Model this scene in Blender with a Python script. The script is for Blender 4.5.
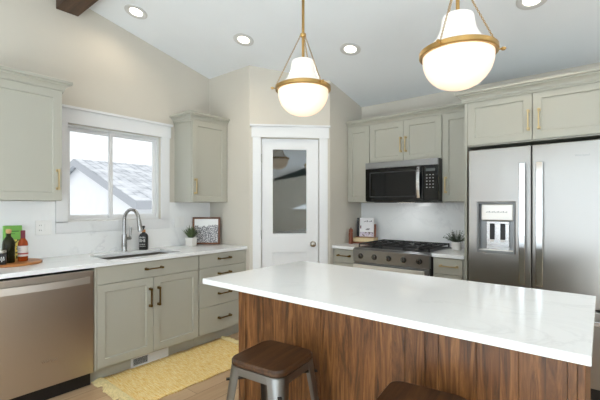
import bpy, bmesh, math, random
from mathutils import Vector, Matrix
for o in list(bpy.data.objects): bpy.data.objects.remove(o)
sc = bpy.context.scene
C = sc.collection
PI = math.pi
R = math.radians
rnd = random.Random(7)

# ------------------------------------------------------------------ camera
YAW = 39.06
EYE = 1.3365
cam = bpy.data.objects.new('camera', bpy.data.cameras.new('camera'))
C.objects.link(cam)
cam.location = (0, 0, EYE)
cam.rotation_euler = (R(90), 0, R(YAW))
cam.data.sensor_width = 36
cam.data.lens = 373 / 600 * 36
cam.data.shift_y = 6 / 600
cam.data.clip_start = 0.05
sc.camera = cam
# ------------------------------------------------------------------ world, lights, exposure
sc.view_settings.view_transform = 'Standard'
sc.view_settings.look = 'None'
sc.view_settings.exposure = 0.08
sc.view_settings.gamma = 1.0
sc.view_settings.use_curve_mapping = False
w = bpy.data.worlds.new('sky'); sc.world = w; w.use_nodes = True
wn = w.node_tree.nodes; wl = w.node_tree.links
bg = wn['Background']; bg.inputs[0].default_value = (0.95, 0.98, 1.0, 1); bg.inputs[1].default_value = 1.25

def area(name, loc, rot, sx, sy, power, col):
    d = bpy.data.lights.new(name, 'AREA'); d.shape = 'RECTANGLE'; d.size = sx; d.size_y = sy
    d.energy = power; d.color = col
    o = bpy.data.objects.new(name, d); C.objects.link(o); o.location = loc; o.rotation_euler = rot
    return o
# daylight lamp at the unseen rear opening, tilted up toward the ceiling
DAY = (0.74, 0.885, 1.0)
area('daylight_rear', (-0.10, -3.70, 1.28), (R(90+35), 0, 0), 4.1, 2.3, 62, DAY)
area('ceiling_fill_right', (3.44, 0.85, 1.45), (R(90+78), 0, R(90)), 4.3, 1.9, 70, DAY)  # unseen lamp added to brighten the ceiling, aimed nearly straight up
# far spot lamp added, aimed at the unseen rug to bounce fill upward
d = bpy.data.lights.new('rug_bounce_spot', 'SPOT'); d.energy = 100000; d.color = (.82, .93, 1.0); d.spot_size = R(26); d.spot_blend = .1; d.shadow_soft_size = .1
o = bpy.data.objects.new('rug_bounce_spot', d); C.objects.link(o); o.location = (-.2, -13.6, 9.6)
o.rotation_euler = (Vector((-.35, -1.9, 0))-o.location).to_track_quat('-Z', 'Y').to_euler()

# ------------------------------------------------------------------ helpers
def link(o, parent=None):
    C.objects.link(o)
    if parent: o.parent = parent
    return o
def tag(o, label=None, cat=None, group=None, kind=None):
    if label: o['label'] = label
    if cat: o['category'] = cat
    if group: o['group'] = group
    if kind: o['kind'] = kind
    return o
def thing(name, label, cat, loc=(0, 0, 0), rz=0, group=None):
    o = bpy.data.objects.new(name, None); C.objects.link(o)
    o.empty_display_size = 0.05
    o.location = loc; o.rotation_euler = (0, 0, rz)
    return tag(o, label, cat, group)

class MB:
    def __init__(s): s.b = bmesh.new()
    def face(s, vs):
        try: return s.b.faces.new(vs)
        except ValueError: return None
    def hexa(s, p):       # 8 points: bottom 4 then top 4, same winding
        v = [s.b.verts.new(q) for q in p]
        for f in ((3, 2, 1, 0), (4, 5, 6, 7), (0, 1, 5, 4), (1, 2, 6, 5), (2, 3, 7, 6), (3, 0, 4, 7)):
            s.face([v[i] for i in f])
        return s
    def box(s, x0, x1, y0, y1, z0, z1):
        return s.hexa([(x0, y0, z0), (x1, y0, z0), (x1, y1, z0), (x0, y1, z0),
                       (x0, y0, z1), (x1, y0, z1), (x1, y1, z1), (x0, y1, z1)])
    def bar(s, p0, p1, w, t, up=(0, 0, 1), w1=None, t1=None):
        p0, p1 = Vector(p0), Vector(p1); d = (p1 - p0).normalized(); u = Vector(up)
        a = d.cross(u).normalized(); b = a.cross(d).normalized()
        w1 = w if w1 is None else w1; t1 = t if t1 is None else t1
        q = lambda p, W, T: [p - a*W/2 - b*T/2, p + a*W/2 - b*T/2, p + a*W/2 + b*T/2, p - a*W/2 + b*T/2]
        return s.hexa(q(p0, w, t) + q(p1, w1, t1))
    def prism(s, pts0, pts1):
        a = [s.b.verts.new(p) for p in pts0]; b = [s.b.verts.new(p) for p in pts1]; n = len(a)
        s.face(a[::-1]); s.face(b)
        for i in range(n): s.face([a[i], a[(i+1) % n], b[(i+1) % n], b[i]])
        return s
    def lathe(s, prof, c=(0, 0, 0), seg=32, sq=None):
        cx, cy, cz = c; rings = []
        for r, z in prof:
            if r < 1e-6: rings.append([s.b.verts.new((cx, cy, cz + z))])
            else:
                ring = []
                for i in range(seg):
                    a = 2*PI*i/seg
                    ring.append(s.b.verts.new((cx + r*math.cos(a)*(sq[0] if sq else 1), cy + r*math.sin(a)*(sq[1] if sq else 1), cz + z)))
                rings.append(ring)
        for A, B in zip(rings, rings[1:]):
            for i in range(seg):
                j = (i+1) % seg
                if len(A) == 1 and len(B) == 1: continue
                if len(A) == 1: s.face([A[0], B[j], B[i]])
                elif len(B) == 1: s.face([A[i], A[j], B[0]])
                else: s.face([A[i], A[j], B[j], B[i]])
        if len(rings[0]) > 1: s.face(rings[0][::-1])
        if len(rings[-1]) > 1: s.face(rings[-1])
        return s
    def tube(s, pts, r, seg=12, cap=True):
        pts = [Vector(p) for p in pts]; n = len(pts); rs = r if isinstance(r, (list, tuple)) else [r]*n
        d0 = (pts[1]-pts[0]).normalized()
        ref = Vector((0, 0, 1)) if abs(d0.z) < .9 else Vector((1, 0, 0))
        u = d0.cross(ref).normalized(); rings = []
        for i, p in enumerate(pts):
            d = (pts[min(i+1, n-1)] - pts[max(i-1, 0)]).normalized()
            u = (u - d*u.dot(d)).normalized(); v = d.cross(u)
            rings.append([s.b.verts.new(p + (u*math.cos(2*PI*k/seg) + v*math.sin(2*PI*k/seg))*rs[i]) for k in range(seg)])
        for A, B in zip(rings, rings[1:]):
            for k in range(seg): s.face([A[k], A[(k+1) % seg], B[(k+1) % seg], B[k]])
        if cap: s.face(rings[0][::-1]); s.face(rings[-1])
        return s
    def cyl(s, p0, p1, r, r1=None, seg=24):
        return s.tube([p0, p1], [r, r if r1 is None else r1], seg)
    def torus(s, c, ra, rb, seg=40, sub=10, hz=None):
        rings = []
        for i in range(seg):
            a = 2*PI*i/seg; ring = []
            for k in range(sub):
                t = 2*PI*k/sub; rr = ra + rb*math.cos(t); zz = (hz or rb)*math.sin(t)
                ring.append(s.b.verts.new((c[0]+rr*math.cos(a), c[1]+rr*math.sin(a), c[2]+zz)))
            rings.append(ring)
        for i in range(seg):
            A, B = rings[i], rings[(i+1) % seg]
            for k in range(sub): s.face([A[k], B[k], B[(k+1) % sub], A[(k+1) % sub]])
        return s
    def rrect(s, levels, r, seg=6):
        """stack of rounded rectangles: levels = [(x0,x1,y0,y1,z,(r))]"""
        rings = []
        for L in levels:
            x0, x1, y0, y1, z = L[:5]; rr = L[5] if len(L) > 5 else r; ring = []
            for cx, cy, a0 in ((x1-rr, y1-rr, 0), (x0+rr, y1-rr, 90), (x0+rr, y0+rr, 180), (x1-rr, y0+rr, 270)):
                for k in range(seg+1):
                    a = R(a0 + 90*k/seg); ring.append(s.b.verts.new((cx+rr*math.cos(a), cy+rr*math.sin(a), z)))
            rings.append(ring)
        n = len(rings[0])
        for A, B in zip(rings, rings[1:]):
            for i in range(n): s.face([A[i], A[(i+1) % n], B[(i+1) % n], B[i]])
        s.face(rings[0][::-1]); s.face(rings[-1])
        return s
    def grid(s, xs, ys, holes, z0, z1, put=lambda x, y, z: (x, y, z)):
        """slab over the grid xs*ys with the cells in holes left out"""
        nx, ny = len(xs)-1, len(ys)-1; V = {}
        def v(i, j, k):
            if (i, j, k) not in V: V[(i, j, k)] = s.b.verts.new(put(xs[i], ys[j], (z0, z1)[k]))
            return V[(i, j, k)]
        full = lambda i, j: 0 <= i < nx and 0 <= j < ny and (i, j) not in holes
        for i in range(nx):
            for j in range(ny):
                if not full(i, j): continue
                s.face([v(i, j, 1), v(i+1, j, 1), v(i+1, j+1, 1), v(i, j+1, 1)])
                s.face([v(i, j+1, 0), v(i+1, j+1, 0), v(i+1, j, 0), v(i, j, 0)])
                if not full(i-1, j): s.face([v(i, j, 0), v(i, j, 1), v(i, j+1, 1), v(i, j+1, 0)])
                if not full(i+1, j): s.face([v(i+1, j+1, 0), v(i+1, j+1, 1), v(i+1, j, 1), v(i+1, j, 0)])
                if not full(i, j-1): s.face([v(i+1, j, 0), v(i+1, j, 1), v(i, j, 1), v(i, j, 0)])
                if not full(i, j+1): s.face([v(i, j+1, 0), v(i, j+1, 1), v(i+1, j+1, 1), v(i+1, j+1, 0)])
        return s
    def sweep(s, path, prof, inward=False, closed=False):
        """prof (offset, z) swept along a plan path; offset grows to the right of travel"""
        P = [Vector((p[0], p[1])) for p in path]; n = len(P); rings = []
        z = path[0][2]
        for i in range(n):
            dn = []
            if i > 0: dn.append((P[i]-P[i-1]).normalized())
            if i < n-1: dn.append((P[i+1]-P[i]).normalized())
            ns = [Vector((d.y, -d.x)) for d in dn]
            m = sum(ns, Vector((0, 0)))/len(ns); m = m/m.length_squared
            rings.append([s.b.verts.new((P[i].x + m.x*o, P[i].y + m.y*o, z + h)) for o, h in prof])
        k = len(prof)
        for A, B in zip(rings, rings[1:]):
            for i in range(k): s.face([A[i], A[(i+1) % k], B[(i+1) % k], B[i]])
        s.face(rings[0][::-1]); s.face(rings[-1])
        return s
    def build(s, name, m, parent=None, bev=0, smooth=None, seg=2, label=None, kind=None):
        bmesh.ops.recalc_face_normals(s.b, faces=s.b.faces)
        me = bpy.data.meshes.new(name); s.b.to_mesh(me); s.b.free()
        if m: me.materials.append(m)
        o = bpy.data.objects.new(name, me); link(o, parent)
        if smooth is not None:
            for p in me.polygons: p.use_smooth = True
            me.set_sharp_from_angle(angle=R(smooth))
        if bev:
            mod = o.modifiers.new('bevel', 'BEVEL'); mod.width = bev; mod.segments = seg; mod.limit_method = 'ANGLE'; mod.angle_limit = R(40)
            mod.harden_normals = False
        if label: o['label'] = label
        if kind: o['kind'] = kind
        return o
def text(name, s, size, m, parent, loc, rot, ext=.0006):
    cu = bpy.data.curves.new(name, 'FONT'); cu.body = s; cu.size = size; cu.align_x = 'CENTER'; cu.align_y = 'CENTER'; cu.extrude = ext
    t = bpy.data.objects.new(name+'_curve', cu); C.objects.link(t)
    dg = bpy.context.evaluated_depsgraph_get(); dg.update()
    me = bpy.data.meshes.new_from_object(t.evaluated_get(dg)); bpy.data.objects.remove(t)
    me.name = name; me.materials.clear(); me.materials.append(m)
    o = bpy.data.objects.new(name, me); link(o, parent); o.location = loc; o.rotation_euler = rot
    return o
def copy_tree(o, parent=None):
    c = o.copy(); C.objects.link(c); c.parent = parent
    for ch in o.children: copy_tree(ch, c)
    return c

# ------------------------------------------------------------------ materials
def lin(c):
    f = lambda v: v/12.92 if v <= .04045 else ((v+.055)/1.055)**2.4
    return tuple(f(x/255) for x in c) + (1,)
class NT:
    def __init__(s, name):
        s.m = bpy.data.materials.new(name); s.m.use_nodes = True
        s.n = s.m.node_tree.nodes; s.l = s.m.node_tree.links; s.p = s.n['Principled BSDF']
    def set(s, **k):
        for a, v in k.items(): s.p.inputs[a.replace('_', ' ')].default_value = v
        return s
    def node(s, t, **ins):
        n = s.n.new(t)
        for k, v in ins.items():
            key = k.replace('_', ' ')
            if hasattr(v, 'is_output'): s.l.new(v, n.inputs[key])
            else: n.inputs[key].default_value = v
        return n
    def coords(s, scale=(1, 1, 1), out='Object', rot=(0, 0, 0)):
        t = s.n.new('ShaderNodeTexCoord'); mp = s.n.new('ShaderNodeMapping')
        mp.inputs['Scale'].default_value = scale; mp.inputs['Rotation'].default_value = rot
        s.l.new(t.outputs[out], mp.inputs['Vector']); return mp.outputs[0]
    def ramp(s, fac, stops):
        n = s.n.new('ShaderNodeValToRGB'); e = n.color_ramp.elements
        while len(e) > 1: e.remove(e[-1])
        e[0].position, e[0].color = stops[0]
        for p, c in stops[1:]:
            x = e.new(p); x.color = c
        s.l.new(fac, n.inputs[0]); return n.outputs[0]
    def bump(s, h, strength=.2, dist=.002):
        b = s.n.new('ShaderNodeBump'); b.inputs['Strength'].default_value = strength; b.inputs['Distance'].default_value = dist
        s.l.new(h, b.inputs['Height']); s.l.new(b.outputs[0], s.p.inputs['Normal']); return s
    def col(s, out): s.l.new(out, s.p.inputs['Base Color']); return s
def paint(name, rgb, rough=.5, var=.04, bump=.0, scale=3):
    k = NT(name); c = lin(rgb); n = k.node('ShaderNodeTexNoise', Vector=k.coords(), Scale=scale, Detail=3.0)
    d = tuple(min(1, x*(1-var)) for x in c[:3])+(1,); u = tuple(min(1, x*(1+var)) for x in c[:3])+(1,)
    k.col(k.ramp(n.outputs[0], [(.3, d), (.7, u)])).set(Roughness=rough)
    if bump:
        n2 = k.node('ShaderNodeTexNoise', Vector=k.coords(), Scale=220.0, Detail=2.0); k.bump(n2.outputs[0], bump, .001)
    return k.m
def metal(name, rgb, rough=.3, brush=None, br=.08):
    k = NT(name); k.set(Base_Color=lin(rgb), Metallic=1.0, Roughness=rough)
    if brush:
        n = k.node('ShaderNodeTexNoise', Vector=k.coords(brush), Scale=1.0, Detail=4.0)
        r = k.ramp(n.outputs[0], [(.3, (rough-br,)*3+(1,)), (.7, (rough+br,)*3+(1,))])
        k.l.new(r, k.p.inputs['Roughness']); 
    return k.m
def plain(name, rgb, rough=.5, **kw):
    k = NT(name); k.set(Base_Color=lin(rgb), Roughness=rough, **kw); return k.m
def emit(name, rgb, strength):
    k = NT(name); k.set(Base_Color=lin(rgb), Emission_Color=lin(rgb), Emission_Strength=strength, Roughness=.25); return k.m
def wood(name, dark, mid, light, axis='z', plank=None, rough=.45, fine=1.0, along=1.0):
    """long grain wood; plank = (axis index, width) varies tone board by board"""
    k = NT(name)
    sc_ = {'x': (1.2, 16, 16), 'y': (16, 1.2, 16), 'z': (16, 16, 1.2)}[axis]
    sc_ = tuple(v*fine for v in sc_)
    co = k.coords(sc_)
    if plank:
        t = k.n.new('ShaderNodeTexCoord'); sp = k.n.new('ShaderNodeSeparateXYZ'); k.l.new(t.outputs['Object'], sp.inputs[0])
        dv = k.n.new('ShaderNodeMath'); dv.operation = 'DIVIDE'; k.l.new(sp.outputs[plank[0]], dv.inputs[0]); dv.inputs[1].default_value = plank[1]
        fl = k.n.new('ShaderNodeMath'); fl.operation = 'FLOOR'; k.l.new(dv.outputs[0], fl.inputs[0])
        wn_ = k.n.new('ShaderNodeTexWhiteNoise'); wn_.noise_dimensions = '1D'; k.l.new(fl.outputs[0], wn_.inputs['W'])
        sh = k.n.new('ShaderNodeVectorMath'); sh.operation = 'MULTIPLY_ADD'
        k.l.new(wn_.outputs['Color'], sh.inputs[0]); sh.inputs[1].default_value = (31, 37, 41); k.l.new(co, sh.inputs[2]); co = sh.outputs[0]
    n1 = k.node('ShaderNodeTexNoise', Vector=co, Scale=1.0, Detail=6.0, Roughness=.68, Distortion=1.3)
    c = k.ramp(n1.outputs[0], [(.32, lin(dark)), (.5, lin(mid)), (.68, lin(light))])
    if plank:
        mx = k.n.new('ShaderNodeMix'); mx.data_type = 'RGBA'; mx.blend_type = 'MULTIPLY'; mx.inputs[0].default_value = 1
        rr = k.ramp(wn_.outputs['Value'], [(0, (.82, .80, .78, 1)), (1, (1.06, 1.05, 1.04, 1))])
        k.l.new(c, mx.inputs[6]); k.l.new(rr, mx.inputs[7]); c = mx.outputs[2]
    k.col(c).set(Roughness=rough).bump(n1.outputs[0], .12, .001)
    return k.m
def stone(name, base, vein, scale, amount, rough=.15):
    k = NT(name); co = k.coords()
    n = k.node('ShaderNodeTexNoise', Vector=co, Scale=scale, Detail=6.0, Roughness=.6, Distortion=1.4)
    v = k.ramp(n.outputs[0], [(.47, lin(base)), (.5, tuple(a*(1-amount)+b*amount for a, b in zip(lin(base), lin(vein)))), (.53, lin(base))])
    n2 = k.node('ShaderNodeTexNoise', Vector=co, Scale=scale*.7, Detail=2.0)
    m2 = k.ramp(n2.outputs[0], [(.45, (0, 0, 0, 1)), (.62, (1, 1, 1, 1))])
    mx = k.n.new('ShaderNodeMix'); mx.data_type = 'RGBA'; k.l.new(m2, mx.inputs[0]); mx.inputs[6].default_value = lin(base); k.l.new(v, mx.inputs[7])
    k.col(mx.outputs[2]).set(Roughness=rough); return k.m

M = {}
M['wall'] = paint('wall_paint', (207, 201, 189), .7, .012, .0)
M['ceiling'] = paint('ceiling_paint', (236, 240, 243), .8, .012)
M['trim'] = paint('white_trim', (227, 228, 229), .35, .01)
M['cab'] = paint('greige_cabinet_paint', (174, 172, 160), .38, .012)
M['quartz'] = stone('white_quartz', (234, 236, 237), (210, 212, 214), 2.2, .4, .12)
M['splash'] = stone('marble_slab', (242, 243, 243), (200, 202, 206), 1.3, .4, .2)
M['walnut'] = wood('walnut_boards', (58, 33, 14), (116, 74, 38), (160, 110, 62), 'z', (0, .1465), .4, 1.7)
M['seatwood'] = wood('dark_seat_wood', (44, 28, 16), (74, 48, 28), (98, 68, 42), 'y', (0, .1), .35, 1.3)
M['beam'] = wood('dark_beam', (52, 36, 24), (76, 54, 38), (96, 70, 50), 'x', None, .6)
M['board'] = wood('board_wood', (120, 66, 28), (170, 105, 50), (196, 132, 72), 'y', None, .4)
M['framewood'] = wood('frame_wood', (70, 38, 20), (112, 66, 36), (140, 88, 50), 'x', None, .5)
M['millwood'] = wood('mill_wood', (80, 36, 18), (124, 62, 32), (150, 82, 44), 'z', None, .35)
M['steel'] = metal('brushed_steel', (200, 200, 200), .27, (2, 2, 240), .06)
M['steel_dark'] = metal('brushed_dark_steel', (146, 147, 149), .30)
k = NT('brushed_fridge_steel'); k.set(Base_Color=lin((160, 157, 153)), Metallic=1.0, Roughness=.3, Anisotropic=.6)
tg = k.n.new('ShaderNodeTangent'); tg.direction_type = 'RADIAL'; tg.axis = 'Z'; k.l.new(tg.outputs[0], k.p.inputs['Tangent'])
n = k.node('ShaderNodeTexNoise', Vector=k.coords((7, .5, .25)), Scale=1.0, Detail=1.0); k.bump(n.outputs[0], .35, .006); M['steel_fridge'] = k.m
M['chrome'] = metal('chrome', (205, 206, 207), .14)
M['nickel'] = metal('brushed_nickel', (180, 174, 164), .25)
M['darkchrome'] = metal('dark_chrome', (96, 94, 92), .2)
M['dwsteel'] = metal('dishwasher_steel', (190, 182, 171), .32)
M['handlesteel'] = metal('satin_handle_steel', (222, 219, 214), .42)
M['faucet'] = metal('satin_nickel', (166, 166, 165), .22)
M['brass'] = metal('aged_brass', (186, 152, 96), .33)
M['pale_brass'] = metal('pale_brass', (198, 178, 136), .3)
M['bronze'] = metal('dark_brass', (120, 94, 48), .34)
M['gunmetal'] = metal('gunmetal', (136, 137, 137), .36)
M['black'] = plain('black_plastic', (18, 18, 19), .35)
M['iron'] = plain('cast_iron', (24, 24, 25), .55)
M['blackglass'] = plain('black_glass', (7, 7, 8), .05, Specular_IOR_Level=.3)
M['frost'] = plain('smoky_glass', (30, 37, 36), .03, IOR=2.3)
M['white'] = plain('white_plastic', (240, 240, 238), .35)
M['ceramic'] = plain('white_ceramic', (236, 234, 229), .3)
M['shadow'] = plain('dark_recess', (30, 29, 28), .8)
M['bowl'] = emit('lit_opal_glass', (255, 236, 212), .46)
M['bell'] = emit('opal_glass', (250, 246, 240), .16)
M['lens'] = emit('lamp_lens', (255, 246, 228), 2.5)
M['leaf'] = paint('leaf', (86, 104, 66), .5, .35, 0, 60)
M['leafb'] = paint('leaf_dusty', (92, 106, 84), .55, .3, 0, 60)
M['soil'] = plain('soil', (60, 46, 36), .9)
M['siding'] = paint('white_siding', (238, 240, 242), .8, .02)
M['snow'] = paint('snow', (240, 243, 247), .9, .02)
# glass pane
k = NT('window_glass'); k.set(Base_Color=(1, 1, 1, 1), Roughness=0.0, Transmission_Weight=1.0, IOR=1.05); M['glass'] = k.m
k = NT('amber_glass'); k.set(Base_Color=lin((190, 84, 30)), Roughness=.05, Transmission_Weight=.5, IOR=1.3); M['amber'] = k.m
k = NT('olive_glass'); k.set(Base_Color=lin((44, 44, 20)), Roughness=.08, Transmission_Weight=.3, IOR=1.3); M['olive'] = k.m
# oak floor
k = NT('oak_floor'); co = k.coords((1, 1, 1), 'Object', (0, 0, R(90)))
br = k.n.new('ShaderNodeTexBrick'); k.l.new(co, br.inputs['Vector'])
for a, v in dict(Scale=1.0, Mortar_Size=.0015, Brick_Width=1.6, Row_Height=.16, Bias=0.0).items(): br.inputs[a.replace('_', ' ')].default_value = v
br.offset = .37; br.inputs['Color1'].default_value = lin((206, 176, 142)); br.inputs['Color2'].default_value = lin((188, 156, 122)); br.inputs['Mortar'].default_value = lin((120, 94, 70))
n = k.node('ShaderNodeTexNoise', Vector=k.coords((30, 2, 2)), Scale=1.0, Detail=5.0)
mx = k.n.new('ShaderNodeMix'); mx.data_type = 'RGBA'; mx.blend_type = 'MULTIPLY'; mx.inputs[0].default_value = .55
k.l.new(br.outputs[0], mx.inputs[6]); k.l.new(k.ramp(n.outputs[0], [(.3, (.74, .7, .66, 1)), (.7, (1, 1, 1, 1))]), mx.inputs[7])
k.col(mx.outputs[2]).set(Roughness=.42); M['floor'] = k.m
# rug
k = NT('yellow_weave')
wv = k.n.new('ShaderNodeTexWave'); wv.wave_type = 'BANDS'; wv.bands_direction = 'Y'; k.l.new(k.coords(), wv.inputs['Vector'])
wv.inputs['Scale'].default_value = 42; wv.inputs['Distortion'].default_value = 2.5; wv.inputs['Detail'].default_value = 2; wv.inputs['Detail Scale'].default_value = 3
n = k.node('ShaderNodeTexNoise', Vector=k.coords((14, 130, 1)), Scale=1.0, Detail=4.0)
ad = k.n.new('ShaderNodeMath'); ad.operation = 'MULTIPLY_ADD'; k.l.new(wv.outputs['Fac'], ad.inputs[0]); ad.inputs[1].default_value = .35; k.l.new(n.outputs[0], ad.inputs[2])
k.col(k.ramp(ad.outputs[0], [(.42, lin((220, 166, 72))), (.62, lin((242, 200, 108))), (.80, lin((250, 232, 180)))])).set(Roughness=.95).bump(ad.outputs[0], .6, .004); M['rug'] = k.m
M['fringe'] = paint('cream_fringe', (232, 212, 158), .95, .15, 0, 80)
# roof shingles dusted with snow
k = NT('snowy_shingles'); br = k.n.new('ShaderNodeTexBrick'); k.l.new(k.coords(), br.inputs['Vector'])
br.inputs['Scale'].default_value = 1; br.inputs['Brick Width'].default_value = .5; br.inputs['Row Height'].default_value = .3; br.inputs['Mortar Size'].default_value = .03
br.inputs['Color1'].default_value = lin((188, 192, 198)); br.inputs['Color2'].default_value = lin((206, 210, 216)); br.inputs['Mortar'].default_value = lin((160, 165, 172))
n = k.node('ShaderNodeTexNoise', Vector=k.coords(), Scale=1.6, Detail=4.0)
mx = k.n.new('ShaderNodeMix'); mx.data_type = 'RGBA'; k.l.new(k.ramp(n.outputs[0], [(.4, (0, 0, 0, 1)), (.65, (1, 1, 1, 1))]), mx.inputs[0]); k.l.new(br.outputs[0], mx.inputs[6]); mx.inputs[7].default_value = lin((225, 228, 232))
k.col(mx.outputs[2]).set(Roughness=.9); M['shingle'] = k.m
M['fascia'] = plain('grey_fascia', (172, 176, 182), .6)
# pencil-like drawing of a hillside, generic
k = NT('drawing'); n = k.node('ShaderNodeTexVoronoi', Vector=k.coords(), Scale=95.0); n2 = k.node('ShaderNodeTexNoise', Vector=k.coords(), Scale=105.0, Detail=3.0)
n3 = k.node('ShaderNodeTexNoise', Vector=k.coords((9, 1, 1)), Scale=2.4, Detail=4.0)
t = k.n.new('ShaderNodeTexCoord'); sp = k.n.new('ShaderNodeSeparateXYZ'); k.l.new(t.outputs['Object'], sp.inputs[0])
zz = k.n.new('ShaderNodeMath'); zz.operation = 'MULTIPLY_ADD'; k.l.new(n3.outputs[0], zz.inputs[0]); zz.inputs[1].default_value = .09; k.l.new(sp.outputs[2], zz.inputs[2])
msk = k.ramp(zz.outputs[0], [(.248, (0, 0, 0, 1)), (.256, (1, 1, 1, 1))])
dr = k.ramp(n2.outputs[0], [(.40, lin((76, 76, 82))), (.5, lin((150, 148, 152))), (.60, lin((226, 224, 222)))])
mx = k.n.new('ShaderNodeMix'); mx.data_type = 'RGBA'; k.l.new(msk, mx.inputs[0]); k.l.new(dr, mx.inputs[6]); mx.inputs[7].default_value = lin((236, 236, 234))
k.col(mx.outputs[2]).set(Roughness=.4); M['drawing'] = k.m

# ------------------------------------------------------------------ room
XA = -3.5356            # left wall (sink wall)
YR = 2.6924             # pantry side wall
C1 = (-2.8625, YR)      # pantry corner
TD = .602
C2 = (C1[0]+TD, C1[1]+TD)
YB = 3.967              # back wall (range wall)
XR = 3.5; YN = -3.5     # right wall and the wall behind the camera
RY = 1.215; SL = .217; ZB = 2.528
def ceil_z(y): return ZB + SL*(YB-y) if y >= RY else ZB + SL*(YB-RY) - SL*(RY-y)
CT = .914
UB = 1.377

def struct(o): o['kind'] = 'structure'; return o
struct(MB().box(XA-.14, XR+.14, YN-.14, YB+.14, -.1, 0).build('floor', M['floor']))
b = MB(); T = .12
pts = [(YN-.14, ceil_z(YN-.14)), (RY, ceil_z(RY)), (YB+.14, ceil_z(YB+.14))]
poly = pts + [(y, z+T) for y, z in pts[::-1]]
b.prism([(XA-.14, y, z) for y, z in poly], [(XR+.14, y, z) for y, z in poly])
struct(b.build('ceiling', M['ceiling']))
def seg_wall(b, p0, p1, off, z0, zt0, zt1):
    """wall piece from p0 to p1 in plan, thickened by off; tops zt0, zt1"""
    a, c = Vector((p0[0], p0[1], 0)), Vector((p1[0], p1[1], 0)); o = Vector((off[0], off[1], 0))
    Z = Vector((0, 0, 1))
    b.hexa([a+Z*z0, c+Z*z0, c+o+Z*z0, a+o+Z*z0, a+Z*zt0, c+Z*zt1, c+o+Z*zt1, a+o+Z*zt0])
WY0, WY1, WZ0, WZ1 = 1.215, 2.08, 1.205, 2.045
e = .03
b = MB(); o_ = (-.14, 0)
seg_wall(b, (XA, YN), (XA, WY0), o_, 0, ceil_z(YN)+e, ceil_z(WY0)+e)
seg_wall(b, (XA, WY1), (XA, YB), o_, 0, ceil_z(WY1)+e, ceil_z(YB)+e)
seg_wall(b, (XA, WY0), (XA, WY1), o_, 0, WZ0, WZ0)
seg_wall(b, (XA, WY0), (XA, WY1), o_, WZ1, ceil_z(WY0)+e, ceil_z(WY1)+e)
struct(b.build('wall_left', M['wall']))
b = MB(); seg_wall(b, (XA-.14, YB), (XR+.14, YB), (0, .14), 0, ZB+e, ZB+e); struct(b.build('wall_back', M['wall']))
b = MB(); o_ = (0, .1)
seg_wall(b, (XA, YR), C1, o_, 0, ceil_z(YR)+e-.02, ceil_z(YR)+e-.02); struct(b.build('wall_pantry_side', M['wall']))
s2 = math.sqrt(.5); LD = TD/s2
def dg(t, n=0, z=0):     # along the diagonal, n = out into the kitchen
    return Vector((C1[0]+t*s2 + n*s2, C1[1]+t*s2 - n*s2, z))
DT0, DT1, DH = .121, .733, 2.05
b = MB(); o_ = (-.1*s2, .1*s2)
cz = lambda t: ceil_z(C1[1]+t*s2)+e-.01
for t0, t1, z0 in ((0, DT0, 0), (DT1, LD, 0), (DT0, DT1, DH)):
    seg_wall(b, dg(t0), dg(t1), o_, z0, cz(t0), cz(t1))
struct(b.build('wall_pantry_front', M['wall']))
b = MB(); seg_wall(b, C2, (C2[0], YB), (-.1, 0), 0, ceil_z(C2[1])+e-.01, ZB+e-.01); struct(b.build('wall_pantry_right', M['wall']))
# unseen rear and right walls with openings cut for the area lamps
b = MB(); b.grid([XA, -2.1, 1.9, XR], [0, .15, 2.4, ceil_z(YN)], {(1, 1)}, YN-.14, YN, lambda x, y, z: (x, z, y)); struct(b.build('wall_rear', M['wall']))
b = MB(); b.grid([YN, -1.35, 3.05, YB], [0, .45, 2.45, 2.5], {(1, 1)}, XR, XR+.14, lambda x, y, z: (z, x, y))
for y0, y1 in ((YN, RY), (RY, YB)): seg_wall(b, (XR, y0), (XR, y1), (.14, 0), 2.5, ceil_z(y0)+e, ceil_z(y1)+e)
struct(b.build('wall_right', M['wall']))
# unseen patio door frames, added to band the refrigerator reflection
pd = bpy.data.objects.new('window_2', None); C.objects.link(pd); struct(pd)
b = MB(); b.grid([-2.099, -2.02, -.78, -.70, .55, .63, 1.82, 1.899], [.151, .25, 2.30, 2.399], {(1, 1), (3, 1), (5, 1)}, YN-.10, YN-.04, lambda x, y, z: (x, z, y)); b.build('frame', M['trim'], pd)
d2 = bpy.data.objects.new('reflection_door', None); C.objects.link(d2); struct(d2); d2.location = (-3.08, YN+.001, 0)  # unseen wooden door, added for a tan streak in the refrigerator reflection
MB().grid([0, .09, .76, .85], [.001, .16, 1.02, 1.16, 2.12, 2.24], {(1, 1), (1, 3)}, 0, .04, lambda x, y, z: (x, z, y)).build('door_leaf', M['board'], d2, bev=.003)
MB().box(.08, .77, .008, .02, .15, 2.13).build('door_panel', M['board'], d2)
# beam on the ridge
tag(MB().box(XA+.002, XR-.002, 1.13, 1.30, 2.978, ceil_z(1.30)-.004).build('ceiling_beam', M['beam'], bev=.004), 'dark stained wooden beam running under the ridge of the ceiling', 'beam')

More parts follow.
